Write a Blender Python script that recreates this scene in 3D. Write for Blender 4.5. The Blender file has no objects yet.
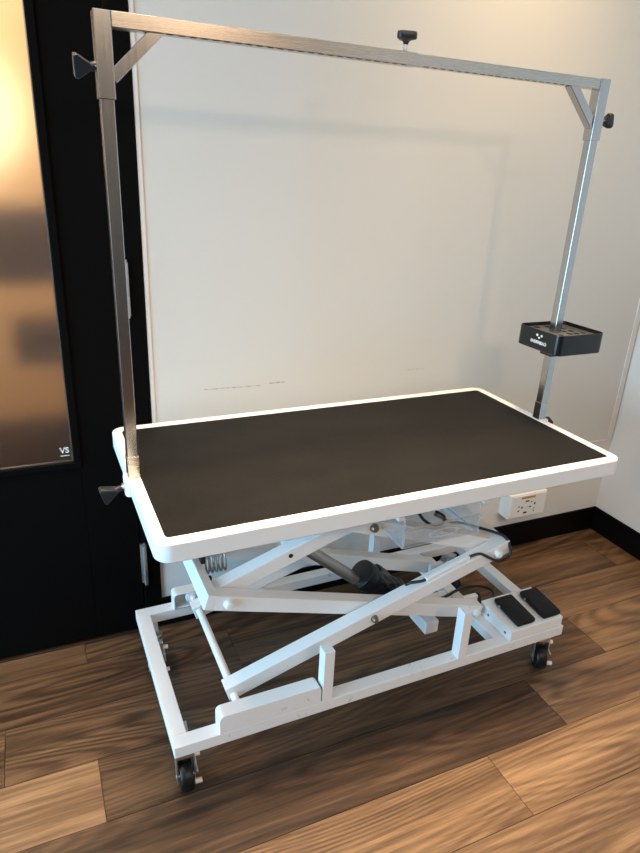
import bpy, bmesh, math, random
from mathutils import Vector, Matrix, Euler
random.seed(7)
PI = math.pi
SC = bpy.context.scene
COL = SC.collection

# ------------------------------------------------------------------ helpers
def V(*a): return Vector(a)

class MB:
    """collects shapes into one bmesh"""
    def __init__(self): self.bm = bmesh.new()
    def hexa(self, pts):
        v = [self.bm.verts.new(p) for p in pts]
        for f in ((0,3,2,1),(4,5,6,7),(0,1,5,4),(1,2,6,5),(2,3,7,6),(3,0,4,7)):
            self.bm.faces.new([v[i] for i in f])
        return self
    def box(self, x0, x1, y0, y1, z0, z1):
        return self.hexa([(x0,y0,z0),(x1,y0,z0),(x1,y1,z0),(x0,y1,z0),(x0,y0,z1),(x1,y0,z1),(x1,y1,z1),(x0,y1,z1)])
    def beam(self, p0, p1, w, h, up=(0,0,1)):
        """bar of width w (sideways) and height h (towards up) from p0 to p1"""
        p0, p1 = Vector(p0), Vector(p1)
        d = (p1-p0).normalized(); u = Vector(up)
        s = d.cross(u).normalized(); u = s.cross(d).normalized()
        a, b = s*w/2, u*h/2
        return self.hexa([p0-a-b, p0+a-b, p1+a-b, p1-a-b, p0-a+b, p0+a+b, p1+a+b, p1-a+b])
    def cyl(self, p0, p1, r0, r1=None, n=20, cap=True):
        r1 = r0 if r1 is None else r1
        p0, p1 = Vector(p0), Vector(p1)
        d = (p1-p0).normalized()
        t = Vector((0,0,1)) if abs(d.z) < .9 else Vector((1,0,0))
        s = d.cross(t).normalized(); u = s.cross(d)
        A, B = [], []
        for i in range(n):
            a = 2*PI*i/n
            q = s*math.cos(a)+u*math.sin(a)
            A.append(self.bm.verts.new(p0+q*r0)); B.append(self.bm.verts.new(p1+q*r1))
        for i in range(n):
            j = (i+1) % n
            self.bm.faces.new((A[i],A[j],B[j],B[i]))
        if cap:
            self.bm.faces.new(A[::-1]); self.bm.faces.new(B)
        return self
    def loft(self, loops, cap0=True, cap1=True):
        L = [[self.bm.verts.new(p) for p in l] for l in loops]
        n = len(L[0])
        for a, b in zip(L, L[1:]):
            for i in range(n):
                j = (i+1) % n
                self.bm.faces.new((a[i],a[j],b[j],b[i]))
        if cap0: self.bm.faces.new(L[0][::-1])
        if cap1: self.bm.faces.new(L[-1])
        return self
    def lathe(self, p, axis, prof, n=24):
        """prof: list of (radius, distance along axis)"""
        p = Vector(p); d = Vector(axis).normalized()
        t = Vector((0,0,1)) if abs(d.z) < .9 else Vector((1,0,0))
        s = d.cross(t).normalized(); u = s.cross(d)
        loops = []
        for r, h in prof:
            loops.append([p+d*h+(s*math.cos(2*PI*i/n)+u*math.sin(2*PI*i/n))*max(r,1e-4) for i in range(n)])
        return self.loft(loops)
    def path(self, pts, r, n=8, smooth=4):
        P = [Vector(p) for p in pts]
        if smooth and len(P) > 2:
            Q = []
            for i in range(len(P)-1):
                a = P[max(i-1,0)]; b = P[i]; c = P[i+1]; d = P[min(i+2,len(P)-1)]
                for k in range(smooth):
                    t = k/smooth
                    Q.append(.5*((2*b)+(c-a)*t+(2*a-5*b+4*c-d)*t*t+(3*b-a-3*c+d)*t**3))
            Q.append(P[-1]); P = Q
        loops = []; s = None
        for i, q in enumerate(P):
            d = (P[min(i+1,len(P)-1)]-P[max(i-1,0)]).normalized()
            if s is None:
                t = Vector((0,0,1)) if abs(d.z) < .9 else Vector((1,0,0))
                s = d.cross(t).normalized()
            else:
                s = (s-d*s.dot(d)).normalized()
            u = s.cross(d)
            loops.append([q+(s*math.cos(2*PI*k/n)+u*math.sin(2*PI*k/n))*r for k in range(n)])
        return self.loft(loops)

def rrect(x0, x1, y0, y1, r, z, n=6):
    P = []
    for cx, cy, a0 in ((x1-r,y1-r,0),(x0+r,y1-r,90),(x0+r,y0+r,180),(x1-r,y0+r,270)):
        for k in range(n+1):
            a = math.radians(a0+90*k/n)
            P.append((cx+r*math.cos(a), cy+r*math.sin(a), z))
    return P

def obj(name, mb, mat, parent=None, bevel=0.0, smooth=False, seg=2):
    bm = mb.bm if isinstance(mb, MB) else mb
    bmesh.ops.recalc_face_normals(bm, faces=bm.faces[:])
    me = bpy.data.meshes.new(name); bm.to_mesh(me); bm.free()
    me.materials.append(mat)
    o = bpy.data.objects.new(name, me); COL.objects.link(o)
    if parent is not None:
        o.parent = parent
        o.matrix_parent_inverse = world_of(parent).inverted()
    if smooth:
        for p in me.polygons: p.use_smooth = True
        try:
            m = o.modifiers.new('edges', 'EDGE_SPLIT'); m.split_angle = math.radians(38)
        except Exception: pass
    if bevel:
        b = o.modifiers.new('bevel', 'BEVEL'); b.width = bevel; b.segments = seg; b.limit_method = 'ANGLE'; b.angle_limit = math.radians(40)
        b.harden_normals = False
    return o
def world_of(o):
    m = o.matrix_basis.copy()
    if o.parent is not None:
        m = world_of(o.parent) @ o.matrix_parent_inverse @ m
    return m
def thing(name, label, cat, loc, group=None):
    o = bpy.data.objects.new(name, None); COL.objects.link(o)
    o.location = loc; o['label'] = label; o['category'] = cat
    o.empty_display_size = .05
    if group: o['group'] = group
    return o
def struct(o): o['kind'] = 'structure'; return o

# ------------------------------------------------------------------ materials
def M(name, col, rough=.5, metal=0., spec=.5, coat=0., trans=0., ior=1.45, emis=None, estr=0.):
    m = bpy.data.materials.new(name); m.use_nodes = True
    b = m.node_tree.nodes['Principled BSDF']
    b.inputs['Base Color'].default_value = (*col, 1)
    b.inputs['Roughness'].default_value = rough
    b.inputs['Metallic'].default_value = metal
    b.inputs['Specular IOR Level'].default_value = spec
    b.inputs['Coat Weight'].default_value = coat
    b.inputs['Transmission Weight'].default_value = trans
    b.inputs['IOR'].default_value = ior
    if emis:
        b.inputs['Emission Color'].default_value = (*emis, 1); b.inputs['Emission Strength'].default_value = estr
    return m
def nodes(m): return m.node_tree.nodes, m.node_tree.links, m.node_tree.nodes['Principled BSDF']
def N(nt, t, **kw):
    n = nt.new(t)
    for k, v in kw.items(): setattr(n, k, v)
    return n
def math_node(nt, lk, op, a, b=None, clamp=False):
    n = nt.new('ShaderNodeMath'); n.operation = op; n.use_clamp = clamp
    for i, x in enumerate((a, b)):
        if x is None: continue
        if isinstance(x, (int, float)): n.inputs[i].default_value = x
        else: lk.new(x, n.inputs[i])
    return n.outputs[0]
def ramp(nt, lk, fac, stops):
    r = nt.new('ShaderNodeValToRGB'); lk.new(fac, r.inputs[0])
    while len(r.color_ramp.elements) < len(stops): r.color_ramp.elements.new(.5)
    for e, (p, c) in zip(r.color_ramp.elements, stops):
        e.position = p; e.color = (*c, 1)
    return r.outputs[0]
def noise(nt, lk, vec, scale, detail=4, rough=.55, dist=0.):
    n = nt.new('ShaderNodeTexNoise'); n.inputs['Scale'].default_value = scale
    n.inputs['Detail'].default_value = detail; n.inputs['Roughness'].default_value = rough
    n.inputs['Distortion'].default_value = dist
    if vec is not None: lk.new(vec, n.inputs['Vector'])
    return n.outputs['Fac']
def objco(nt): return nt.new('ShaderNodeTexCoord').outputs['Object']
def mapping(nt, lk, vec, scale, loc=(0,0,0)):
    n = nt.new('ShaderNodeMapping'); n.inputs['Scale'].default_value = scale; n.inputs['Location'].default_value = loc
    lk.new(vec, n.inputs['Vector']); return n.outputs[0]
def bump(nt, lk, bsdf, h, strength, dist=.002):
    n = nt.new('ShaderNodeBump'); n.inputs['Strength'].default_value = strength; n.inputs['Distance'].default_value = dist
    lk.new(h, n.inputs['Height']); lk.new(n.outputs[0], bsdf.inputs['Normal'])

def make_wood():
    m = M('plank_wood', (.2,.1,.05), .42, spec=.38)
    nt, lk, b = nodes(m)
    at = N(nt, 'ShaderNodeAttribute', attribute_name='grain'); at.attribute_type = 'GEOMETRY'
    tn = N(nt, 'ShaderNodeAttribute', attribute_name='tone'); tn.attribute_type = 'GEOMETRY'
    vec = at.outputs['Vector']
    # contour lines of a stretched noise field: cathedral figure
    f1 = noise(nt, lk, mapping(nt, lk, vec, (.62, 4.6, 1)), 1.0, 1.2, .4, .25)
    rings = math_node(nt, lk, 'SINE', math_node(nt, lk, 'MULTIPLY', f1, 165.))
    rings = math_node(nt, lk, 'MULTIPLY_ADD', rings, .5); rings.node.inputs[2].default_value = .5
    rings = math_node(nt, lk, 'POWER', rings, 1.5)
    patch = noise(nt, lk, mapping(nt, lk, vec, (.8, 5.5, 1)), 1.0, 2, .5, .2)
    rings = math_node(nt, lk, 'MULTIPLY', rings, math_node(nt, lk, 'MULTIPLY_ADD', patch, 2.2))
    rings.node.inputs[1].links[0].from_node.inputs[2].default_value = -.5
    fine = noise(nt, lk, mapping(nt, lk, vec, (7., 170., 1)), 1.0, 4, .7, .1)
    mid = noise(nt, lk, mapping(nt, lk, vec, (1.8, 52., 1)), 1.0, 5, .7, .3)
    broad = noise(nt, lk, mapping(nt, lk, vec, (1.0, 11., 1)), 1.0, 4, .6, .5)
    s = math_node(nt, lk, 'MULTIPLY', rings, -.22)
    s = math_node(nt, lk, 'ADD', s, math_node(nt, lk, 'MULTIPLY', fine, .52))
    s = math_node(nt, lk, 'ADD', s, math_node(nt, lk, 'MULTIPLY', mid, .62))
    s = math_node(nt, lk, 'ADD', s, math_node(nt, lk, 'MULTIPLY', broad, .62))
    s = math_node(nt, lk, 'SUBTRACT', s, .835)
    t = math_node(nt, lk, 'ADD', math_node(nt, lk, 'MULTIPLY', s, 1.05), tn.outputs['Fac'])
    c = ramp(nt, lk, t, [(0., (.020,.0108,.0064)), (.3, (.068,.036,.019)), (.55, (.158,.087,.043)), (.8, (.295,.172,.088)), (1., (.43,.275,.148))])
    lk.new(c, b.inputs['Base Color'])
    rr = math_node(nt, lk, 'MULTIPLY_ADD', fine, .2); rr.node.inputs[2].default_value = .30
    lk.new(rr, b.inputs['Roughness'])
    bump(nt, lk, b, fine, .22, .0012)
    return m

def paint(name, col, rough, spec=.5, nscale=60, ns=.03, var=.04):
    m = M(name, col, rough, spec=spec)
    nt, lk, b = nodes(m); o = objco(nt)
    n = noise(nt, lk, o, nscale, 3)
    big = noise(nt, lk, o, 2.5, 3)
    c0 = tuple(x*(1-var) for x in col); c1 = tuple(min(1, x*(1+var)) for x in col)
    lk.new(ramp(nt, lk, big, [(.3, c0), (.7, c1)]), b.inputs['Base Color'])
    bump(nt, lk, b, n, ns, .001)
    return m

def scuffed_panel():
    col = (.60,.585,.55)
    m = M('panel_laminate', col, .33, spec=.4)
    nt, lk, b = nodes(m); o = objco(nt)
    sp = N(nt, 'ShaderNodeSeparateXYZ'); lk.new(o, sp.inputs[0])
    X, Z = sp.outputs[0], sp.outputs[2]
    mask = None
    # long thin pencil-like scuffs just above the table's height: (x0, x1, z0, slope, strength)
    for x0, x1, z0, sl, st in SCUFFS:
        d = math_node(nt, lk, 'SUBTRACT', Z, math_node(nt, lk, 'MULTIPLY_ADD', X, sl))
        d.node.inputs[1].links[0].from_node.inputs[2].default_value = z0
        d = math_node(nt, lk, 'ABSOLUTE', d)
        a = math_node(nt, lk, 'LESS_THAN', d, .0022)
        a = math_node(nt, lk, 'MULTIPLY', a, math_node(nt, lk, 'GREATER_THAN', X, x0))
        a = math_node(nt, lk, 'MULTIPLY', a, math_node(nt, lk, 'LESS_THAN', X, x1))
        a = math_node(nt, lk, 'MULTIPLY', a, st)
        mask = a if mask is None else math_node(nt, lk, 'MAXIMUM', mask, a)
    n = noise(nt, lk, mapping(nt, lk, o, (30,1,30)), 2.2, 4)
    mask = math_node(nt, lk, 'MULTIPLY', mask, math_node(nt, lk, 'MULTIPLY_ADD', n, 3.2))
    mask.node.inputs[1].links[0].from_node.inputs[2].default_value = -1.1
    mask.node.use_clamp = True
    mx = N(nt, 'ShaderNodeMix', data_type='RGBA'); lk.new(mask, mx.inputs[0])
    mx.inputs[6].default_value = (*col, 1); mx.inputs[7].default_value = (.12,.12,.13,1)
    lk.new(mx.outputs[2], b.inputs['Base Color'])
    bump(nt, lk, b, noise(nt, lk, o, 5, 2), .02, .004)
    return m

def brushed_steel(name, axis_scale, rough=.27, col=(.60,.575,.545)):
    m = M(name, col, rough, 1.0)
    nt, lk, b = nodes(m); o = objco(nt)
    f = noise(nt, lk, mapping(nt, lk, o, axis_scale), 1.0, 4, .65)
    r = math_node(nt, lk, 'MULTIPLY_ADD', f, .16); r.node.inputs[2].default_value = rough-.08
    lk.new(r, b.inputs['Roughness'])
    bump(nt, lk, b, f, .02, .0004)
    return m

def rubber_mat():
    m = M('ribbed_rubber', (.022,.0195,.0185), .62, spec=.14)
    nt, lk, b = nodes(m); o = objco(nt)
    w = nt.new('ShaderNodeTexWave'); w.bands_direction = 'X'; w.inputs['Scale'].default_value = 62.
    lk.new(o, w.inputs['Vector'])
    bump(nt, lk, b, w.outputs['Fac'], .55, .0012)
    n = noise(nt, lk, mapping(nt, lk, o, (3,6,1)), 1.5, 5, .6)
    lk.new(ramp(nt, lk, n, [(.3, (.0065,.006,.0056)), (.75, (.011,.0102,.0096))]), b.inputs['Base Color'])
    return m

SCUFFS = ((-1.783,-1.605,.811,-.0135,.55), (-1.575,-1.525,.828,-.006,.8), (-1.079,-1.0,.833,-.008,.35))
MT = dict(
    wood=make_wood(),
    wall=paint('wall_paint', (.74,.725,.70), .55, .35),
    panel=scuffed_panel(),
    edge=M('panel_trim', (.66,.645,.615), .35),
    base=M('black_vinyl', (.0015,.0015,.0016), .5, spec=.18),
    black=paint('black_paint', (.0019,.0017,.0016), .62, .07, 40, .03, .1),
    white=paint('white_powder_coat', (.80,.785,.765), .36, .5, 220, .04, .02),
    scuffed=None,
    mat=rubber_mat(),
    steel=brushed_steel('brushed_steel', (400, 400, 6), .22, (.47,.465,.46)),
    steelx=brushed_steel('brushed_steel_bar', (6, 400, 400), .27, (.52,.485,.44)),
    zinc=M('zinc', (.62,.62,.62), .34, 1.0),
    bolt=M('bronze_bolt', (.26,.20,.15), .42, .85),
    knob=M('black_nylon', (.012,.0145,.018), .42, spec=.5),
    plastic=M('gloss_black_plastic', (.0085,.0085,.0095), .2, spec=.5),
    rubber=M('black_rubber', (.005,.005,.0055), .4, spec=.4),
    pad=paint('pedal_rubber', (.005,.005,.005), .5, .3, 300, .15, .1),
    cable=M('cable_sheath', (.01,.01,.01), .42),
    cap=M('white_nylon', (.82,.81,.79), .4),
    acrylic=None,
    film=M('black_film', (.008,.0095,.011), .3, spec=.45),
    tube=M('grey_anodised_tube', (.40,.38,.35), .36, .85),
    sticker=M('amber_sticker', (.55,.27,.03), .5),
    dark=M('dark_slot', (.01,.01,.01), .6),
    print=M('white_print', (.75,.75,.73), .5),
    frost=None,
)

# frosted glass
fm = M('frosted_glass', (.97,.95,.92), .36, trans=1., ior=1.35, spec=.5)
nt, lk, b = nodes(fm)
bump(nt, lk, b, noise(nt, lk, objco(nt), 140, 3), .05, .001)
MT['frost'] = fm

# clear acrylic sheet
am = bpy.data.materials.new('clear_acrylic'); am.use_nodes = True
nt = am.node_tree.nodes; lk = am.node_tree.links; nt.clear()
tr = nt.new('ShaderNodeBsdfTransparent'); tr.inputs[0].default_value = (.955,.965,.97,1)
gs = nt.new('ShaderNodeBsdfGlossy'); gs.inputs['Roughness'].default_value = .06
df = nt.new('ShaderNodeBsdfDiffuse'); df.inputs[0].default_value = (.85,.87,.88,1)
m1 = nt.new('ShaderNodeMixShader'); m1.inputs[0].default_value = .07; lk.new(tr.outputs[0], m1.inputs[1]); lk.new(gs.outputs[0], m1.inputs[2])
m2_ = nt.new('ShaderNodeMixShader'); m2_.inputs[0].default_value = .07; lk.new(m1.outputs[0], m2_.inputs[1]); lk.new(df.outputs[0], m2_.inputs[2])
ou = nt.new('ShaderNodeOutputMaterial'); lk.new(m2_.outputs[0], ou.inputs[0])
MT['acrylic'] = am
ae = am.copy(); ae.name = 'acrylic_edge_highlight'  # whiter copy: bright edge highlights put into the colour
for n_ in ae.node_tree.nodes:
    if n_.type == 'MIX_SHADER' and any(l.to_node == n_ and l.from_node.type == 'BSDF_DIFFUSE' for l in ae.node_tree.links): n_.inputs[0].default_value = .20
MT['acrylic_edge_highlight'] = ae

# scuffed white rail (wear marks of its own)
sm = M('worn_white_rail', (.78,.765,.75), .38)
nt, lk, b = nodes(sm); o_ = objco(nt)
sc1 = noise(nt, lk, o_, 38, 6, .7, .4); sc2 = noise(nt, lk, o_, 7, 3)
mk = math_node(nt, lk, 'MULTIPLY', math_node(nt, lk, 'GREATER_THAN', sc1, .63), math_node(nt, lk, 'GREATER_THAN', sc2, .5))
lk.new(ramp(nt, lk, math_node(nt, lk, 'MULTIPLY', mk, .5), [(0, (.78,.765,.75)), (1, (.42,.38,.34))]), b.inputs['Base Color'])
MT['scuffed'] = sm

# ------------------------------------------------------------------ room (wall frame: u along the back wall from the corner, v out into the room)
PSI, WD, WCX = -.0159, .3855, 1.4469
RM = Matrix.Translation((WCX, WD, 0)) @ Matrix.Rotation(PSI, 4, 'Z')      # local x = u, local y = -v
def room(name, mb, mat, bevel=0., parent=None):
    o = obj(name, mb, mat, None, bevel)
    if parent is not None: o.parent = parent
    else: o.matrix_basis = RM.copy()
    return o
CEIL = 2.62
U0, V0, V1 = -4.3, -2.6, 4.6

# floor of individual planks in one mesh, each with its own tone and grain offset
def floor_mesh():
    bm = bmesh.new()
    lg = bm.loops.layers.float_vector.new('grain'); lt = bm.loops.layers.float.new('tone')
    pitch, L, g = .1875, 1.62, .0008
    rows = {2: (-.592, {-1: .47, 0: .36, 1: .50}),}
    # row index r covers v in [.460-.1875*2 + ...]; listed: joint position and tones left-to-right of that joint
    spec = {0: (-2.20, [.36,.40,.43,.52]), 1: (-1.75, [.40,.37,.46,.52]), 2: (-2.43, [.40,.38,.52,.50]), 3: (-2.207, [.60,.33,.53,.5]),
            4: (-2.56, [.40,.19,.47,.5]), 5: (-2.85, [.5,.50,.56,.5]), 6: (-2.1, [.5,.55,.52,.5]), 7: (-2.6, [.5,.5,.5,.5])}
    r0 = -16
    for r in range(r0, 24):
        va = .085+pitch*(r-1); vb = va+pitch
        j0, tones = spec.get(r, (-2.2-.53*((r*7) % 3), None))
        for k in range(-3, 4):
            ua, ub = j0+L*k, j0+L*(k+1)
            ua, ub = max(ua, U0-.3), min(ub, .1)
            if ub-ua < .02: continue
            if tones and -1 <= k < len(tones)-1: t = tones[k+1]
            else: t = random.uniform(.36,.56)
            off = (random.uniform(-40,40), random.uniform(-40,40), random.uniform(-5,5))
            a, b_ = -vb+g, -va-g
            pts = [(ua+g,a),(ub-g,a),(ub-g,b_),(ua+g,b_)]
            top = [bm.verts.new((x,y,0)) for x,y in pts]
            bot = [bm.verts.new((x+(g*.9 if i in (1,2) else -g*.9), y+(g*.9 if i > 1 else -g*.9), -.0025)) for i,(x,y) in enumerate(pts)]
            fs = [bm.faces.new(top)]+[bm.faces.new((bot[i],bot[(i+1)%4],top[(i+1)%4],top[i])) for i in range(4)]
            for fi, f in enumerate(fs):
                for lp in f.loops:
                    x, y, z = lp.vert.co
                    lp[lg] = (x+off[0], y+off[1], off[2]); lp[lt] = t if fi == 0 else t-.25
    return bm
o = obj('floor', floor_mesh(), MT['wood']); o.matrix_basis = RM @ Matrix.Rotation(.008, 4, 'Z'); struct(o)
m = MB(); m.box(U0-.6, .3, -V1-.2, 3.0, -.12, -.004)
struct(room('floor_slab', m, MT['dark']))

GAP = (-2.96, -1.944)       # door opening in the back wall
m = MB(); m.box(GAP[1], .1, 0, .12, 0, CEIL); m.box(U0-.1, GAP[0], 0, .12, 0, CEIL); m.box(GAP[0], GAP[1], 0, .12, 2.16, CEIL)
struct(room('wall_back', m, MT['wall']))
m = MB(); m.box(0, .1, -V1, 0, 0, CEIL); struct(room('wall_right', m, MT['wall']))
m = MB(); m.box(U0, .1, -V1-.1, -V1, 0, CEIL); struct(room('wall_front', m, paint('bounce_cut_grey', (.12,.12,.12), .6)))  # unseen wall, its colour darkened to cut bounce light
m = MB()
wv = (.12, 2.1, .05, 1.85)   # window opening in the left wall: v range, z range
m.box(U0-.1, U0, -wv[0], 0, 0, CEIL); m.box(U0-.1, U0, -V1, -wv[1], 0, CEIL)
m.box(U0-.1, U0, -wv[1], -wv[0], 0, wv[2]); m.box(U0-.1, U0, -wv[1], -wv[0], wv[3], CEIL)
struct(room('wall_left', m, MT['wall']))
m = MB()
for a, b2 in ((wv[0], wv[0]+.06), (.78,.84), (1.42,1.48), (wv[1]-.06, wv[1])): m.box(U0-.08, U0-.02, -b2, -a, wv[2], wv[3])
m.box(U0-.08, U0-.02, -wv[1], -wv[0], wv[2], wv[2]+.06); m.box(U0-.08, U0-.02, -wv[1], -wv[0], wv[3]-.06, wv[3])
struct(room('window_1', m, MT['black'], .004))
m = MB(); m.box(U0-.1, .1, -V1-.1, .12, CEIL, CEIL+.1); struct(room('ceiling', m, MT['wall']))

# laminate sheet over the back wall, with its white edge trims
m = MB(); m.box(-1.9315, -.032, -.005, 0, .4475, CEIL)
struct(room('wall_panel', m, MT['panel'], .001))
m = MB(); m.box(-1.944, -1.931, -.008, 0, .444, CEIL); struct(room('trim_1', m, MT['edge'], .002))
m = MB(); m.box(-.033, -.007, -.009, 0, .440, CEIL); struct(room('trim_2', m, MT['edge'], .002))
m = MB(); m.box(-.40, -.033, -.0075, 0, .441, .4475); struct(room('trim_3', m, MT['edge'], .001))
HB = .1128
m = MB(); m.box(GAP[1], 0, -.009, 0, 0, HB); struct(room('baseboard_back', m, MT['base'], .003))
m = MB(); m.box(-.009, 0, -V1, -.009, 0, HB); struct(room('baseboard_right', m, MT['base'], .003))

# black door with a frosted pane
m = MB()
gl = (-2.76, -2.172, .650, 2.0)         # glass opening u0,u1,z0,z1
lf = (-2.90, -2.003)                    # leaf
y0, y1 = -.004, .045
m.box(lf[0], gl[0]-.02, y0, y1, .012, 2.1); m.box(gl[1]+.02, lf[1], y0, y1, .012, 2.1)
m.box(gl[0]-.02, gl[1]+.02, y0, y1, .012, gl[2]-.018); m.box(gl[0]-.02, gl[1]+.02, y0, y1, gl[3]+.02, 2.1)
door = room('door_1', m, MT['black'], .002); struct(door)
m = MB()                                 # glazing bead, a thin frame around the pane
for a in ((gl[0]-.02, gl[1]+.021, gl[2]-.019, gl[2]), (gl[0]-.02, gl[1]+.021, gl[3], gl[3]+.02)): m.box(a[0], a[1], -.011, .03, a[2], a[3])
m.box(gl[0]-.02, gl[0], -.011, .03, gl[2], gl[3]); m.box(gl[1], gl[1]+.021, -.011, .03, gl[2], gl[3])
room('glazing_bead', m, MT['black'], .0025, door)
m = MB(); m.box(gl[0], gl[1], .004, .010, gl[2], gl[3])
pane = room('glass_pane', m, MT['frost'], 0, door)
m = MB(); m.box(gl[0], gl[1], .001, .004, gl[2], gl[2]+.004); m.box(gl[1]-.003, gl[1], .001, .004, gl[2], gl[3])
room('pane_seal', m, MT['zinc'], 0, door)
m = MB(); m.box(lf[1]+.004, GAP[1], -.010, .12, 0, 2.16); m.box(GAP[0], lf[0]-.004, -.010, .12, 0, 2.16); m.box(lf[0]-.004, lf[1]+.004, -.010, .12, 2.105, 2.16)
room('door_frame', m, MT['black'], .002, door)
m = MB(); m.box(GAP[0], GAP[1], -.012, .12, 0, .006); room('threshold', m, MT['wood'], .002, door)
for z in (.18, 1.06, 1.93):
    h = MB(); uc = -1.992; z += .012
    for k in range(5): h.cyl((uc,-.016,z+k*.029), (uc,-.016,z+k*.029+.0275), .0075, n=14)
    h.cyl((uc,-.016,z-.006), (uc,-.016,z), .005); h.cyl((uc,-.016,z+.1455), (uc,-.016,z+.151), .005)
    h.box(uc-.012, uc+.004, -.012, -.004, z, z+.145)
    room('hinge', h, MT['zinc'], 0, door)

def text_obj(name, s, size, mat, mtx, parent=None, bold=0.):
    cu = bpy.data.curves.new(name, 'FONT'); cu.body = s; cu.size = size; cu.extrude = .0002; cu.offset = bold
    cu.align_x = 'CENTER'; cu.align_y = 'CENTER'
    t = bpy.data.objects.new('tmp', cu); COL.objects.link(t)
    dg = bpy.context.evaluated_depsgraph_get()
    me = bpy.data.meshes.new_from_object(t.evaluated_get(dg))
    bpy.data.objects.remove(t); bpy.data.curves.remove(cu)
    me.materials.clear(); me.materials.append(mat)
    o = bpy.data.objects.new(name, me); COL.objects.link(o)
    if parent is not None:
        o.parent = parent; o.matrix_parent_inverse = world_of(parent).inverted()
    o.matrix_basis = mtx
    return o
# etched mark in the pane's lower right corner
RX = Matrix.Rotation(PI/2, 4, 'X')
text_obj('etched_mark', 'VS', .024, MT['print'], RM @ Matrix.Translation((-2.193,.0035,.685)) @ RX, door, .0006)
m = MB(); m.box(-2.206,-2.180,.0030,.0040,.668,.670)
room('etched_line', m, MT['print'], 0, door)

# passage behind the frosted door: seen only as a blur
m = MB(); m.box(-4.0, -1.2, 1.3, 1.4, 0, CEIL)
struct(room('wall_passage', m, M('ochre_wall', (.74,.57,.40), .6)))
m = MB(); m.box(-4.1, -4.0, .12, 1.4, 0, CEIL); m.box(-1.2, -1.1, .12, 1.4, 0, CEIL); struct(room('wall_passage_side', m, M('tan_wall', (.70,.56,.42), .6)))
m = MB(); m.box(-4.1, -1.1, .12, 1.4, CEIL, CEIL+.1); struct(room('ceiling_passage', m, MT['wall']))
SHELF = M('dark_brown_board', (.17,.105,.08), .6)
m = MB(); m.box(-2.36,-2.10,.36,.50,1.10,1.33); m.box(-2.30,-2.12,.36,.50,.84,.98); m.box(-2.13,-2.05,.36,.46,.3,1.0)
m.box(-2.5,-2.0,.48,.52,0,.62)
struct(room('wall_passage_cupboard', m, SHELF, .004))

# ------------------------------------------------------------------ the grooming table
H, HT = .7825, .0458
LX, WY = .625, .319
T = thing('grooming_table', 'white electric scissor-lift grooming table with a ribbed black top on castors', 'grooming table', (0,0,0))
# top: rim ring with rounded corners and a plate below the mat
zt, zb = H, H-HT
m = MB()
n = 8
def ring(x, y, r, z): return rrect(-x, x, -y, y, r, z, n)
out = [ring(LX-.004, WY-.004, .031, zb), ring(LX, WY, .035, zb+.004), ring(LX, WY, .035, zt-.004), ring(LX-.0012, WY-.0012, .0338, zt-.0012), ring(LX-.004, WY-.004, .031, zt),
       ring(LX-.0235, WY-.0265, .012, zt), ring(LX-.025, WY-.028, .011, zt-.0012), ring(LX-.025, WY-.028, .011, zt-.008)]
m.loft(out, False, True)
m2 = [ring(LX-.004, WY-.004, .031, zb), ring(LX-.022, WY-.022, .014, zb), ring(LX-.022, WY-.022, .014, zt-.02)]
m.loft(m2, False, True)
bmesh.ops.remove_doubles(m.bm, verts=m.bm.verts[:], dist=1e-5)
top = obj('tabletop', m, MT['white'], T, 0, True)
top.modifiers.clear(); wn = top.modifiers.new('normals', 'WEIGHTED_NORMAL'); wn.weight = 100; wn.keep_sharp = True
m = MB(); m.loft([ring(LX-.0262, WY-.0292, .010, zt-.0079), ring(LX-.0262, WY-.0292, .010, zt-.0022), ring(LX-.0275, WY-.0305, .009, zt-.0012)])
rub = obj('rubber_mat', m, MT['mat'], top); rub['label'] = 'ribbed black rubber mat'
# sockets for the arm posts on the short sides
for s in (-1, 1):
    m = MB()
    pr = [(-.014,-.024),(.005,-.024),(.0105,-.019),(.0125,-.010),(.0125,.010),(.0105,.019),(.005,.024),(-.014,.024)]
    m.loft([[(s*(LX+a), b, z) for a, b in pr] for z in (zb+.004, zt+.0012)])
    obj('post_socket', m, MT['white'], top, .002)
# under-top rails that carry the upper joints
for s in (-1, 1):
    m = MB(); m.box(-.50, .46, s*.125-.035, s*.125+.035, H-.052, H-.021)
    obj('top_rail', m, MT['white'], top, .002)

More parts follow.
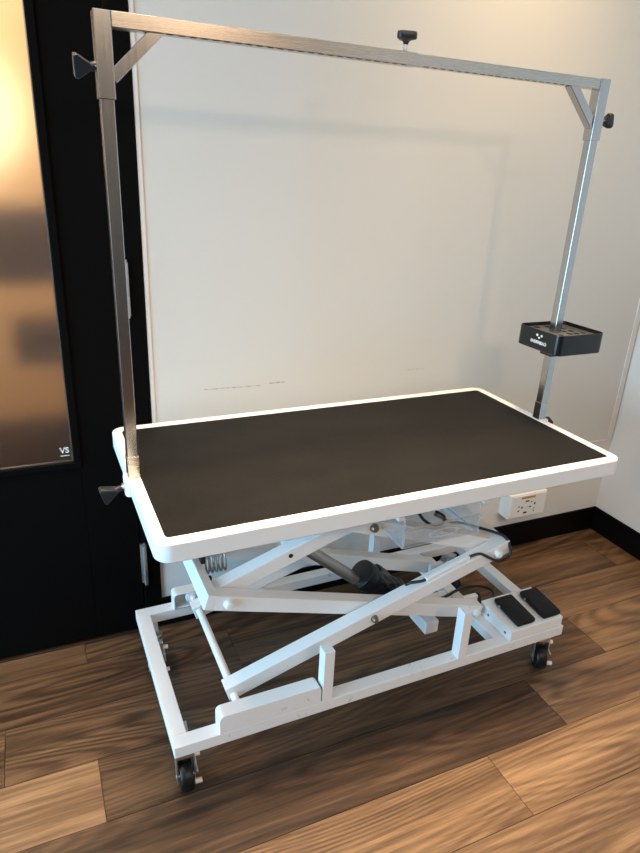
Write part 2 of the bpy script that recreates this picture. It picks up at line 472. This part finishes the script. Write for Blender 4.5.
# base frame
BX, BY, B1, B0 = .602, .271, .1951, .1618
rw = .038
m = MB()
m.box(-BX, BX, -BY, -BY+rw, B0, B1); m.box(-BX, BX, BY-rw, BY, B0, B1)
m.box(-BX, -BX+rw, -BY+rw, BY-rw, B0, B1); m.box(BX-rw, BX, -BY+rw, BY-rw, B0, B1)
basef = obj('base_frame', m, MT['scuffed'], T, .0018)
m = MB(); m.box(.360, .398, -BY+rw, BY-rw, B0, B1-.0005)
obj('cross_tube', m, MT['white'], basef, .0018)
for s in (-1, 1):
    # stop posts
    for x in (-.206, .219):
        m = MB(); m.box(x-.0145, x+.0145, s*BY-(0 if s < 0 else .032), s*BY+(.032 if s < 0 else 0), B1-.001, B1+.158)
        obj('stop_post', m, MT['white'], basef, .0015)
    # roller channels: an upside-down trough with rounded shoulders, open on the inner side
    ya, yb = (-BY, -BY+.040) if s < 0 else (BY-.040, BY)
    def shoulder(i, y):
        xa, xb, zt_, r = -.492+i, -.224-i, .248-i, .014-i*.8
        P = [(xb, y, B1-.001), (xb, y, zt_-r)]
        P += [(xb-r+r*math.cos(PI/2*k/6), y, zt_-r+r*math.sin(PI/2*k/6)) for k in range(1, 7)]
        P += [(xa+r-r*math.sin(PI/2*k/6), y, zt_-r+r*math.cos(PI/2*k/6)) for k in range(0, 7)]
        return P+[(xa, y, B1-.001)]
    yo, yi = (ya, yb) if s < 0 else (yb, ya)
    di = .004 if s < 0 else -.004
    m = MB(); m.loft([shoulder(0, yo), shoulder(0, yi), shoulder(.004, yi), shoulder(.004, yo+di)], True, True)
    obj('roller_channel', m, MT['scuffed'], basef, .0012)
# pivot lugs on the cross tube
for s in (-1, 1):
    m = MB(); m.box(.345, .396, s*.095-.008, s*.095+.008, B1-.001, .246)
    obj('pivot_lug', m, MT['white'], basef, .002)

# scissor: joints
JL0, JR0 = (-.432, .230), (.358, .224)
JL1, JR1 = (-.434, .472), (.360, .465)
JL2, JR2 = (-.43, .744), (.35, .744)
def ext(p, q, a, b):
    p, q = Vector(p), Vector(q); d = (q-p).normalized()
    return p-d*a, q+d*b
def arm(p, q, y, a, b, h=.042, w=.040):
    P, Q = ext(p, q, a, b)
    m = MB(); m.beam((P.x, y, P.y), (Q.x, y, Q.y), w, h)
    return obj('scissor_arm', m, MT['white'], T, .0022)
def cap(parent, x, y, z, s, mat='cap', r=.0125):
    m = MB(); m.lathe((x, y, z), (0, s, 0), [(.003,-.002),(r+.0015,-.001),(r+.0015,.002),(r,.003),(r,.009),(r*.75,.0135),(r*.3,.015)], 20)
    return obj('pivot_cap', m, MT[mat], parent, 0, True)
def mid(p, q, t=.5): return (p[0]+(q[0]-p[0])*t, p[1]+(q[1]-p[1])*t)
for s in (-1, 1):
    yA, yB, yC = s*.170, s*.125, s*.080
    A = arm(JL0, JR1, yA, .017, .048)
    cap(A, JR1[0], s*.190, JR1[1], s)
    c = mid(JL0, JR1); cap(A, c[0], s*.190, c[1], s, 'bolt', .009)
    # roller on the shaft end
    m = MB(); m.lathe((JL0[0], s*.190, .222), (0, s, 0), [(.010,0),(.010,.034),(.008,.036),(.008,.044),(.020,.045),(.022,.048),(.022,.070),(.020,.073),(.006,.074)], 24)
    obj('roller', m, MT['cap'], A, 0, True)
    Bm = arm(JL1, JR0, yB, .030, .022)
    cap(Bm, JL1[0]+.004, s*.145, JL1[1], s)
    cap(Bm, JR0[0], s*.145, JR0[1], s)
    Cm = arm(JL1, JR2, yC, .025, .02)
    m = MB(); p = mid(JL1, JR2, .235); m.cyl((p[0], s*.0995, p[1]+.0045), (p[0], s*.1008, p[1]+.0045), .0062, n=18)
    obj('bolt_hole', m, MT['dark'], Cm)
    D = arm(JR1, JL2, yB, .020, .02)
    c = mid(JR1, JL2); cap(D, c[0], s*.145, c[1]+.002, s, 'bolt', .011)
# tubes that join the two sides
dA = (Vector(JR1)-Vector(JL0)).normalized(); pA = Vector(JR1)+dA*.027
m = MB(); m.beam((pA.x, -.15, pA.y), (pA.x, .15, pA.y), .042, .040, (-dA.y, 0, dA.x)); obj('scissor_cross_tube', m, MT['white'], T, .002)
dB = (Vector(JR0)-Vector(JL1)).normalized(); pB = Vector(JL1)-dB*.042
m = MB(); m.beam((pB.x, -.145, pB.y), (pB.x, .145, pB.y), .026, .042, (-dB.y, 0, dB.x)); obj('scissor_cross_tube', m, MT['white'], T, .002)
dC = (Vector(JR2)-Vector(JL1)).normalized(); pC = Vector(JL1)+dC*.215
m = MB(); m.beam((pC.x, -.06, pC.y), (pC.x, .06, pC.y), .036, .036, (-dC.y, 0, dC.x)); obj('scissor_cross_tube', m, MT['white'], T, .002)
m = MB(); m.cyl((JL0[0], -.15, .232), (JL0[0], .15, .232), .0105); obj('roller_shaft', m, MT['white'], T, 0, True)

# linear actuator between the base and the upper scissor
ac = bpy.data.objects.new('actuator', None); COL.objects.link(ac); ac.parent = T; ac.empty_display_size = .05
p0, p1 = V(-.205, -.02, .525), V(.070, -.02, .288)
m = MB(); m.cyl(p0, p1, .0175, n=24); obj('actuator_tube', m, MT['tube'], ac, 0, True)
d = (p1-p0).normalized(); u = V(d.z, 0, -d.x); u = u if u.z > 0 else -u
q = V(.008, -.022, .372)
m = MB(); m.lathe(q, d, [(.038,0),(.043,.002),(.0445,.006),(.0445,.05),(.044,.052),(.044,.165),(.038,.170)], 32)
obj('motor', m, MT['film'], ac, 0, True)
# crinkled film wrapped around the motor
m = MB(); loops = []
e1, e2 = V(0,1,0), u
for i in range(19):
    t = i/18; L_ = []
    for k in range(48):
        a = 2*PI*k/48
        r = .046+.0035*math.sin(5*a+t*7)+.002*math.sin(11*a-t*13)+random.uniform(-.0012,.0012)
        L_.append(q+d*(.040+t*.126)+(e1*math.cos(a)+e2*math.sin(a))*r)
    loops.append(L_)
m.loft(loops); obj('motor_wrap', m, MT['film'], ac, 0, True)
m = MB(); m.beam(q+d*.10-u*.03, q+d*.22-u*.03, .030, .05, (u.x,u.y,u.z)); obj('gear_housing', m, MT['knob'], ac, .004)
m = MB(); m.box(.200, .360, -.020, .020, B0+.002, B1-.004); m.box(.200, .246, -.115, .020, B0-.002, B1+.006)
obj('actuator_mount', m, MT['white'], T, .002)

# coil spring under the top's left end
m = MB(); pts = []
for i in range(5*16+1):
    a = 2*PI*i/16; pts.append((-.455+.0115*i/16, -.005+.030*math.cos(a), .512+.034*math.sin(a)))
m.path(pts, .0026, 8, 0); spring = obj('coil_spring', m, MT['tube'], T, 0, True)
m = MB(); m.box(-.468, -.456, -.030, .010, .520, .762); m.box(-.452, -.442, -.040, -.028, .455, .482); obj('spring_bracket', m, MT['dark'], spring, .002)

# clear drawer hung under the front edge
dr = bpy.data.objects.new('drawer', None); COL.objects.link(dr); dr.parent = T; dr['label'] = 'clear acrylic drawer under the top'; dr.empty_display_size = .05
x0, x1, yf, ybk, z0, z1 = -.012, .218, -.252, -.060, .600, .730
m = MB(); t = .004
m.box(x0, x1, yf, ybk, z0, z0+t)
obj('drawer_floor', m, MT['acrylic'], dr)
m = MB(); m.box(x0, x1, yf, yf+t, z0+t, z0+.055); obj('drawer_front', m, MT['acrylic'], dr)
for xs in (x0, x1-t):
    m = MB(); m.hexa([(xs,yf+t,z0+t),(xs+t,yf+t,z0+t),(xs+t,ybk,z0+t),(xs,ybk,z0+t),(xs,yf+t,z1),(xs+t,yf+t,z1),(xs+t,ybk,z1),(xs,ybk,z1)])
    obj('drawer_side', m, MT['acrylic'], dr)
m = MB(); lp = [(x0+.118+.042*math.cos(2*PI*k/28), yf-.0035, z0+.026+.011*math.sin(2*PI*k/28)) for k in range(29)]
m.path(lp, .0022, 6, 0); obj('finger_grip', m, MT['acrylic_edge_highlight'], dr, 0, True)
for nm, pts in (('front_edge', [(x0,yf,z1),(x0,yf,z0+.002),(x1,yf,z0+.002),(x1,yf,z1)]), ('floor_edge', [(x0,yf,z0+.002),(x0,ybk,z0+.002),(x1,ybk,z0+.002),(x1,yf,z0+.002)]), ('lip_edge', [(x0,yf,z0+.054),(x1,yf,z0+.054)])):
    m = MB()
    for qa, qb in zip(pts, pts[1:]): m.beam(qa, qb, .0042, .0042, (0,0,1) if abs(qb[2]-qa[2]) < .01 else (0,1,0))
    obj('drawer_'+nm, m, MT['acrylic_edge_highlight'], dr)  # thin rods carrying the painted edge highlight
for xs in (-.030, .226):
    m = MB(); m.box(xs-.009, xs+.009, -.262, -.246, .688, H-.021); m.box(xs-.009, xs+.009, -.262, -.200, .688, .691)
    obj('drawer_hanger', m, MT['cap'], dr, .001)

# cables
def cable(name, pts, r, parent=T):
    m = MB(); m.path(pts, r, 8, 5); return obj(name, m, MT['cable'], parent, 0, True)
def onA(t, dz=.0, y=-.17):
    P = Vector(JL0)+(Vector(JR1)-Vector(JL0))*t
    nrm = Vector((-dA.y, dA.x))
    return (P.x+nrm.x*dz, y, P.y+nrm.y*dz)
cable('cable', [(.12,-.02,.30), (.10,-.10,.33), onA(.655,.026,-.16), onA(.70,.027,-.176), onA(.72,.027,-.178), onA(.80,.027,-.178), onA(.88,.027,-.178), onA(.93,.026,-.185), onA(.955,.010,-.196), onA(.99,-.018,-.200),
                onA(1.035,-.024,-.200), onA(1.05,-.006,-.197), onA(1.05,.028,-.175), onA(1.02,.034,-.12), onA(.96,.05,-.06), (.25,-.10,.54), (.16,-.14,.604)], .0042)
m = MB(); lo = []
P0, P1 = Vector(onA(.715,.027,-.178)), Vector(onA(.895,.027,-.178))
m.beam(P0, P1, .015, .013, (-dA.y, 0, dA.x)); obj('cable_clip', m, MT['cap'], T, .004, seg=3)
cable('cable', [(.12,-.15,.640), (.075,-.17,.66), (.085,-.19,.632), (.115,-.195,.612), (.15,-.19,.609), (.175,-.16,.607), (.168,-.13,.607)], .0042)
cable('cable', [(.17,-.03,.24), (.22,-.04,.205), (.30,-.03,.203), (.345,-.022,.203), (.379,-.012,.203), (.427,-.002,.200), (.48,-.013,.198), (.506,-.043,.196), (.488,-.076,.198), (.455,-.097,.199), (.415,-.087,.201), (.403,-.061,.204), (.425,-.045,.206), (.44,-.060,.206), (.425,-.085,.203), (.41,-.12,.205), (.412,-.122,.215)], .0046)
cable('cable', [(.20,-.06,.204), (.30,-.055,.204), (.36,-.060,.205), (.41,-.068,.207), (.43,-.072,.207)], .0046)
# castors
def castor(x, y, ang, first=False):
    c = bpy.data.objects.new('caster', None); COL.objects.link(c); c.parent = T; c.empty_display_size = .03
    c.location = (x, y, 0); c.rotation_euler = (0, 0, ang)
    def sub(name, mb, mat, bevel=0., smooth=False):
        o = obj(name, mb, mat, None, bevel, smooth); o.parent = c; return o
    R_ = .040
    m = MB(); m.lathe((-.016,-.024,R_), (1,0,0), [(.012,0),(.036,0),(R_-.002,.003),(R_,.008),(R_,.024),(R_-.002,.029),(.036,.032),(.012,.032)], 32)
    sub('wheel', m, MT['rubber'], 0, True)
    m = MB()
    for sx in (-1, 1):
        xx = sx*.0215
        m.hexa([(xx-.0015,-.040,R_-.012),(xx+.0015,-.040,R_-.012),(xx+.0015,-.008,R_-.012),(xx-.0015,-.008,R_-.012),
                (xx-.0015,-.026,.118),(xx+.0015,-.026,.118),(xx+.0015,.026,.118),(xx-.0015,.026,.118)])
    m.box(-.023,.023,-.030,.030,.100,.120)
    m.cyl((-.0245,-.024,R_), (.0245,-.024,R_), .006, n=12)
    sub('fork', m, MT['zinc'], .0012)
    m = MB(); m.cyl((0,0,.120), (0,0,.136), .024, n=24); m.cyl((0,0,.136), (0,0,.150), .012, n=16); m.box(-.013,.013,-.030,.030,.150,B0+.001)
    sub('swivel_plate', m, MT['zinc'], .001)
    m = MB(); m.box(.024,.029,-.046,.008,.062,.067); m.box(.0235,.0275,-.012,-.006,.030,.095)
    sub('brake_lever', m, MT['zinc'], .001)
    for yy, zz in ((-.010,.088), (-.040,.028)):
        m = MB(); m.cyl((.020,yy,zz), (.038,yy,zz), .0065, n=12); sub('brake_tip', m, MT['cap'], .001)
for x, y, a in ((-.566,-.197,-.08), (.597,-.198,-.5), (-.559,.215,-.1), (.530,.236,.5)): castor(x, y, a)

# ------------------------------------------------------------------ overhead arm
s25, s31 = .0125, .0155
PX, TZ, BZ = .6146, 1.7162, 1.5723
AR = thing('overhead_leash_bar', 'brushed steel overhead bar on two square posts clamped to the table ends', 'overhead bar', (0,0,H))
for s in (-1, 1):
    x = s*PX
    m = MB(); m.box(x-s25, x+s25, -s25, s25, H+.0012, BZ+.06)
    post = obj('post', m, MT['steel'], AR, .0015)
    m = MB(); m.box(x-s25-.0012, x+s25+.0012, -s25-.0012, s25+.0012, H+.0014, H+.055)
    obj('post_foot', m, MT['steelx'] if s < 0 else MT['steel'], post, .001)
    m = MB(); m.box(x-s31, x+s31, -s31, s31, BZ, TZ)
    br = obj('corner_bracket', m, MT['steel'], AR, .0015)
    m = MB()
    a = V(x-s*s31*.9, 0, BZ+.030); b2 = V(x-s*(s31+.095), 0, TZ-.030)
    if s < 0: m.beam(V(x+s31-.004,0,BZ+.036), V(x+s31+.088,0,TZ-.018), .022, .022, (0,1,0))
    else: m.beam(V(x-s31+.004,0,BZ+.036), V(x-s31-.088,0,TZ-.018), .022, .022, (0,1,0))
    obj('brace', m, MT['steel'], br, .0012)
STEP = .053
m = MB(); m.box(-PX+s31, STEP, -.0145, .0145, TZ-.0262, TZ+.0003); bar = obj('crossbar', m, MT['steelx'], AR, .0015)
m = MB(); m.box(STEP-.02, PX-s31, -.0127, .0127, TZ-.0248, TZ-.0012); ib = obj('inner_bar', m, MT['steelx'], AR, .0012)
# row of slots along the bar's underside
m = MB()
for k in range(24):
    xa = -.50+.0222*k
    m.box(xa, xa+.012, -.0141, -.010, TZ-.0268, TZ-.0260)
obj('slot_row', m, MT['dark'], bar)
m = MB()
for k in range(20):
    xa = .07+.0222*k
    m.box(xa, xa+.012, -.0123, -.008, TZ-.0254, TZ-.0246)
obj('slot_row', m, MT['dark'], ib)

def tri(sc, n=6, R0=.028, rr=.012):
    P = []
    for c in range(3):
        a0 = 2*PI*c/3; cx, cy = (R0-rr)*math.cos(a0), (R0-rr)*math.sin(a0)
        for k in range(n+1):
            a = a0-PI/3+2*PI/3*k/n
            P.append(((cx+rr*math.cos(a))*sc, (cy+rr*math.sin(a))*sc))
    return P
def frame_of(d, roll):
    t = Vector((0,0,1)) if abs(d.z) < .9 else Vector((1,0,0))
    e1 = d.cross(t).normalized(); e2 = e1.cross(d)
    c, q = math.cos(roll), math.sin(roll)
    return e1*c+e2*q, e2*c-e1*q
def screw(parent, p, d, L):
    m = MB(); m.cyl(p-d*.003, p+d*L, .0042, n=12); m.cyl(p, p+d*.003, .008, n=6)
    obj('screw', m, MT['zinc'], parent)
def knob(parent, p, axis, roll, k=1., shank=.018):
    """three-cornered clamp knob: a plate across the screw with a short hub"""
    p = Vector(p); d = Vector(axis).normalized(); e1, e2 = frame_of(d, roll)
    loops = []
    for h, sc in ((shank-.004,.24),(shank,.28),(shank+.004,.5),(shank+.006,.93),(shank+.008,1.),(shank+.017,1.),(shank+.020,.95),(shank+.0208,.82)):
        loops.append([p+d*h+(e1*a+e2*b)*k for a, b in tri(sc)])
    m = MB(); m.loft(loops)
    o = obj('clamp_knob', m, MT['knob'], parent, 0, True); screw(o, p, d, shank+.001); return o
def paddle(parent, p, axis, roll, k=1., shank=.018):
    """flat triangular clamp knob whose point sits on the screw"""
    p = Vector(p); d = Vector(axis).normalized(); e1, e2 = frame_of(d, roll)
    R0 = .030
    P = [(R0*.5-a, b) for a, b in tri(1., 6, R0, .007)]
    P = [(shank+R0-a2, b2) for a2, b2 in [(-(a-R0*.5)+0, b) for a, b in P]]
    P = [(a*1.0, b*1.12) for a, b in P]
    loops = []
    cx = sum(a for a, _ in P)/len(P)
    for z, sc in ((-.0095,.90),(-.008,.98),(-.006,1.),(.006,1.),(.008,.98),(.0095,.90)):
        loops.append([p+(d*(cx+(a-cx)*sc*k)+e2*(b*sc*k))+e1*z for a, b in P])
    m = MB(); m.loft(loops)
    m.cyl(p+d*(shank-.004), p+d*(shank+.012), .007, .0085, n=16)
    o = obj('clamp_knob', m, MT['knob'], parent, 0, True); screw(o, p, d, shank+.001); return o
paddle(AR, (-PX-s31, 0, 1.626), (-1,0,-.05), .30, .70, shank=-.004)
knob(AR, (PX+s31, 0, 1.622), (1,0,0), 1.2, .72, shank=.018)
knob(AR, (.024, 0, TZ+.0003), (0,0,1), .25, .86, shank=.018)
paddle(T, (-LX-.0125, 0, .760), (-1,-.10,-.30), .25, .82, shank=.010)
knob(T, (LX+.0125, 0, .765), (1,0,0), .1, .62, shank=.0045)

# ------------------------------------------------------------------ tool tray on the right post
TR = thing('tool_tray', 'glossy black tool tray with round holes clipped on the right steel post', 'tool tray', (.62,0,1.02))
tx0, tx1, ty0, ty1, tz0, tz1 = .546, .722, -.090, .082, 1.009, 1.068
m = MB(); n = 8
def rr2(i, z, r): return rrect(tx0+i, tx1-i, ty0+i, ty1-i, r, z, n)
m.loft([rr2(.002,tz0,.018), rr2(0,tz0+.002,.020), rr2(0,tz1-.001,.020), rr2(.0008,tz1,.0192), rr2(.0022,tz1,.0178), rr2(.003,tz1-.001,.017), rr2(.003,tz0+.004,.017)])
shell = obj('tray_body', m, MT['plastic'], TR, 0, True)
# deck with holes: cut once here, kept as plain mesh
def holed_deck(x0, x1, y0, y1, z0, z1, holes):
    m = MB(); m.loft([rrect(x0,x1,y0,y1,.014,z0,6), rrect(x0,x1,y0,y1,.014,z1,6)])
    a = obj('tmp_deck', m, MT['plastic'])
    c = MB()
    for hx, hy, rx, ry in holes:
        c.loft([[(hx+rx*math.cos(2*PI*k/24), hy+ry*math.sin(2*PI*k/24), z) for k in range(24)] for z in (z0-.01, z1+.01)])
    b = obj('tmp_cut', c, MT['plastic'])
    md = a.modifiers.new('b', 'BOOLEAN'); md.object = b; md.operation = 'DIFFERENCE'; md.solver = 'EXACT'
    bpy.context.view_layer.update()
    me = bpy.data.meshes.new_from_object(a.evaluated_get(bpy.context.evaluated_depsgraph_get()))
    bpy.data.objects.remove(a); bpy.data.objects.remove(b)
    return me
holes = [(.565,.050,.013,.020), (.568,-.052,.013,.026), (.600,.060,.011,.011), (.640,.058,.010,.010), (.628,-.062,.010,.010), (.652,-.062,.010,.010), (.676,-.060,.010,.010),
         (.640,-.034,.010,.010), (.665,-.034,.010,.010), (.690,-.034,.009,.009), (.645,-.006,.009,.009), (.672,-.006,.010,.010), (.640,.026,.010,.010), (.672,.026,.010,.010), (.600,-.040,.008,.008), (PX,0,.0145,.0145)]
me = holed_deck(tx0+.003, tx1-.003, ty0+.003, ty1-.003, 1.054, 1.057, holes)
me.materials.clear(); me.materials.append(M('lit_black_plastic', (.07,.07,.07), .3))  # deck colour lightened to stand in for light on its top
dk = bpy.data.objects.new('holed_deck', me); COL.objects.link(dk); dk.parent = TR; dk.matrix_parent_inverse = world_of(TR).inverted()
m = MB(); m.loft([rrect(PX-.024,PX+.024,-.024,.024,.006,z,4) for z in (.988, 1.0095)]); obj('post_collar', m, MT['plastic'], TR, .001)
# emblem and word on the tray's left side
LG = Matrix.Translation((tx0-.0004, -.012, 1.0315)) @ Matrix.Rotation(-PI/2, 4, 'Z') @ RX
text_obj('word_mark', 'SHERNBAO', .0125, MT['print'], LG, TR, .0003)
m = MB()
for yy in (-.009, .009): m.loft([[(xx, -.012+yy+(.0042)*math.cos(2*PI*k/12), 1.0525+.0036*math.sin(2*PI*k/12)) for k in range(12)] for xx in (tx0-.0006, tx0+.0002)])
m.loft([[(xx, -.012+.0035*math.cos(2*PI*k/12), 1.0455+.0026*math.sin(2*PI*k/12)) for k in range(12)] for xx in (tx0-.0006, tx0+.0002)])
obj('emblem', m, MT['print'], TR)

# ------------------------------------------------------------------ foot pedal on the base's front right corner
FP = thing('foot_pedal', 'white wedge foot switch with two black pedals on the base front right corner', 'foot pedal', (.495,-.2,B1))
px0, px1, py0, py1 = .392, .592, -.2695, -.124
zf, zk = B1+.037, B1+.047
m = MB(); m.hexa([(px0,py0,B1+.0005),(px1,py0,B1+.0005),(px1,py1,B1+.0005),(px0,py1,B1+.0005),(px0,py0,zf),(px1,py0,zf),(px1,py1,zk),(px0,py1,zk)])
fb = obj('pedal_housing', m, MT['white'], FP, .002)
for yy, zz in ((-.245,B1+.018), (-.165,B1+.022)):
    m = MB(); m.cyl((px0-.0012,yy,zz), (px0+.001,yy,zz), .0042, n=12); obj('housing_screw', m, MT['bolt'], fb)
sl = (zk-zf)/(py1-py0)
for xa in (.421, .521):
    P = []
    y0, y1 = -.262, -.146
    def lvl(d, i): 
        q = rrect(xa+i, xa+.068-i, y0+i, y1-i, .006, 0, 4)
        return [(x, y, zf+(y-py0)*sl+d+(y-y0)*.02) for x, y, _ in q]
    m = MB(); m.loft([lvl(.0005,.003), lvl(.004,.0015), lvl(.006,0), lvl(.013,0), lvl(.016,.002), lvl(.0165,.004)])
    pd = obj('pedal', m, MT['pad'], FP, 0, True)
    m = MB(); m.cyl((xa-.001,-.175,zf+.016), (xa+.002,-.175,zf+.016), .004, n=12); obj('hinge_pin', m, MT['zinc'], pd)

# ------------------------------------------------------------------ outlet box on the back wall
OB = thing('power_outlet', 'white surface-mounted power outlet box on the back wall above the black baseboard', 'power outlet', (.978,.392,.23))
def WP(u, v, z): return RM @ Vector((u, -v, z))
bu0, bu1, bv, bz0, bz1 = .886, 1.074, .062, .179, .287
ub0, ub1 = bu0-WCX, bu1-WCX
def wbox(name, u0, u1, v0, v1, z0, z1, mat, parent, bevel=0.):
    m = MB(); m.hexa([WP(u0,v1,z0), WP(u1,v1,z0), WP(u1,v0,z0), WP(u0,v0,z0), WP(u0,v1,z1), WP(u1,v1,z1), WP(u1,v0,z1), WP(u0,v0,z1)])
    return obj(name, m, mat, parent, bevel)
hs = wbox('outlet_housing', ub0, ub1, .0005, bv, bz0, bz1, MT['cap'], OB, .003)
fpz = wbox('faceplate', ub0+.006, ub1-.006, bv-.001, bv+.002, bz0+.006, bz1-.006, MT['cap'], OB, .001)
uc = (ub0+ub1)/2-.006; zc = bz0+.048
st = wbox('label_sticker', uc-.034, uc+.038, bv+.0015, bv+.0026, bz1-.021, bz1-.012, MT['sticker'], OB); st['label'] = 'amber label strip'
for du, dz, w, h in ((0,.026,.018,.006), (-.004,-.026,.018,.007), (-.040,.006,.008,.004), (-.040,-.014,.009,.005), (-.024,0,.007,.009), (.018,-.002,.010,.006), (.022,.020,.008,.004), (.040,.010,.007,.011), (.040,-.012,.004,.005), (.040,-.024,.004,.007)):
    wbox('socket_slot', uc+du-w/2, uc+du+w/2, bv+.0016, bv+.0026, zc+dz-h/2, zc+dz+h/2, MT['dark'], fpz)
m = MB(); pc = WP(uc, bv+.0016, zc); pd2 = WP(uc, bv+.0035, zc); m.cyl(pc, pd2, .009, n=20); obj('socket_center', m, MT['print'], fpz)

# ------------------------------------------------------------------ light
def area(name, loc, target, size, power, col, shape='DISK', sy=None, spread=PI):
    l = bpy.data.lights.new(name, 'AREA'); l.energy = power; l.color = col; l.shape = shape; l.size = size
    if sy: l.size_y = sy
    l.spread = spread
    o = bpy.data.objects.new(name, l); COL.objects.link(o); o.location = loc
    o.rotation_euler = (Vector(target)-Vector(loc)).to_track_quat('-Z', 'Y').to_euler()
    return o
area('downlight_key', (.30,-2.8,2.58), (.30,-2.4,0), .10, 18, (1.,.66,.42))
area('downlight_wall', (.60,-.03,2.58), (.60,-.03,0), .14, 9, (1.,.66,.30), spread=math.radians(130))
area('overhead_fill', (-.15,-.22,2.60), (-.15,-.22,0), 1.3, 16, (1.,.78,.52), 'RECTANGLE', .5, math.radians(56))  # unseen soft fill added to brighten the rim from above
area('front_fill', (-.4,-3.0,2.60), (-.4,-3.0,0), 1.8, 32, (1.,.76,.52), 'RECTANGLE', 1.0)  # added broad warm fill for the wall and camera-facing sides
area('downlight_left', (-1.4,-.3,2.58), (-1.4,-.3,0), .16, 15, (1.,.52,.18))
p = RM @ Vector((U0-.12, -(wv[0]+wv[1])/2, (wv[2]+wv[3])/2))
area('daylight_window', p, p+Vector((1,0,-.02)), wv[1]-wv[0], 168, (.35,.70,1.), 'RECTANGLE', wv[3]-wv[2])
# warm lamp in the passage and an added fill
def point(name, loc, power, col, r=.08):
    l = bpy.data.lights.new(name, 'POINT'); l.energy = power; l.color = col; l.shadow_soft_size = r
    o = bpy.data.objects.new(name, l); COL.objects.link(o); o.location = loc
point('passage_lamp', RM @ Vector((-2.40,.95,1.60)), 2.6, (1.,.76,.46), .22)
area('passage_fill', RM @ Vector((-2.5,.7,2.55)), RM @ Vector((-2.5,.9,0)), 1.0, 26, (1.,.74,.46))  # area fill added to lift the glow behind the pane

w = bpy.data.worlds.new('World'); SC.world = w; w.use_nodes = True
w.node_tree.nodes['Background'].inputs[0].default_value = (.62,.78,1.,1); w.node_tree.nodes['Background'].inputs[1].default_value = .3

# ------------------------------------------------------------------ camera
cd = bpy.data.cameras.new('Camera'); cam = bpy.data.objects.new('Camera', cd); COL.objects.link(cam)
cam.location = (-.7966,-1.3894,1.4709)
cam.rotation_euler = Euler((1.1859,-.0459,-.4246), 'XYZ')
cd.sensor_fit = 'HORIZONTAL'; cd.sensor_width = 36; cd.lens = 636.606*36/640
cd.clip_start = .01
SC.camera = cam
SC.view_settings.view_transform = 'Standard'; SC.view_settings.look = 'None'
SC.view_settings.exposure = 0.0; SC.view_settings.gamma = 1.0
try: SC.view_settings.use_curve_mapping = False
except Exception: pass
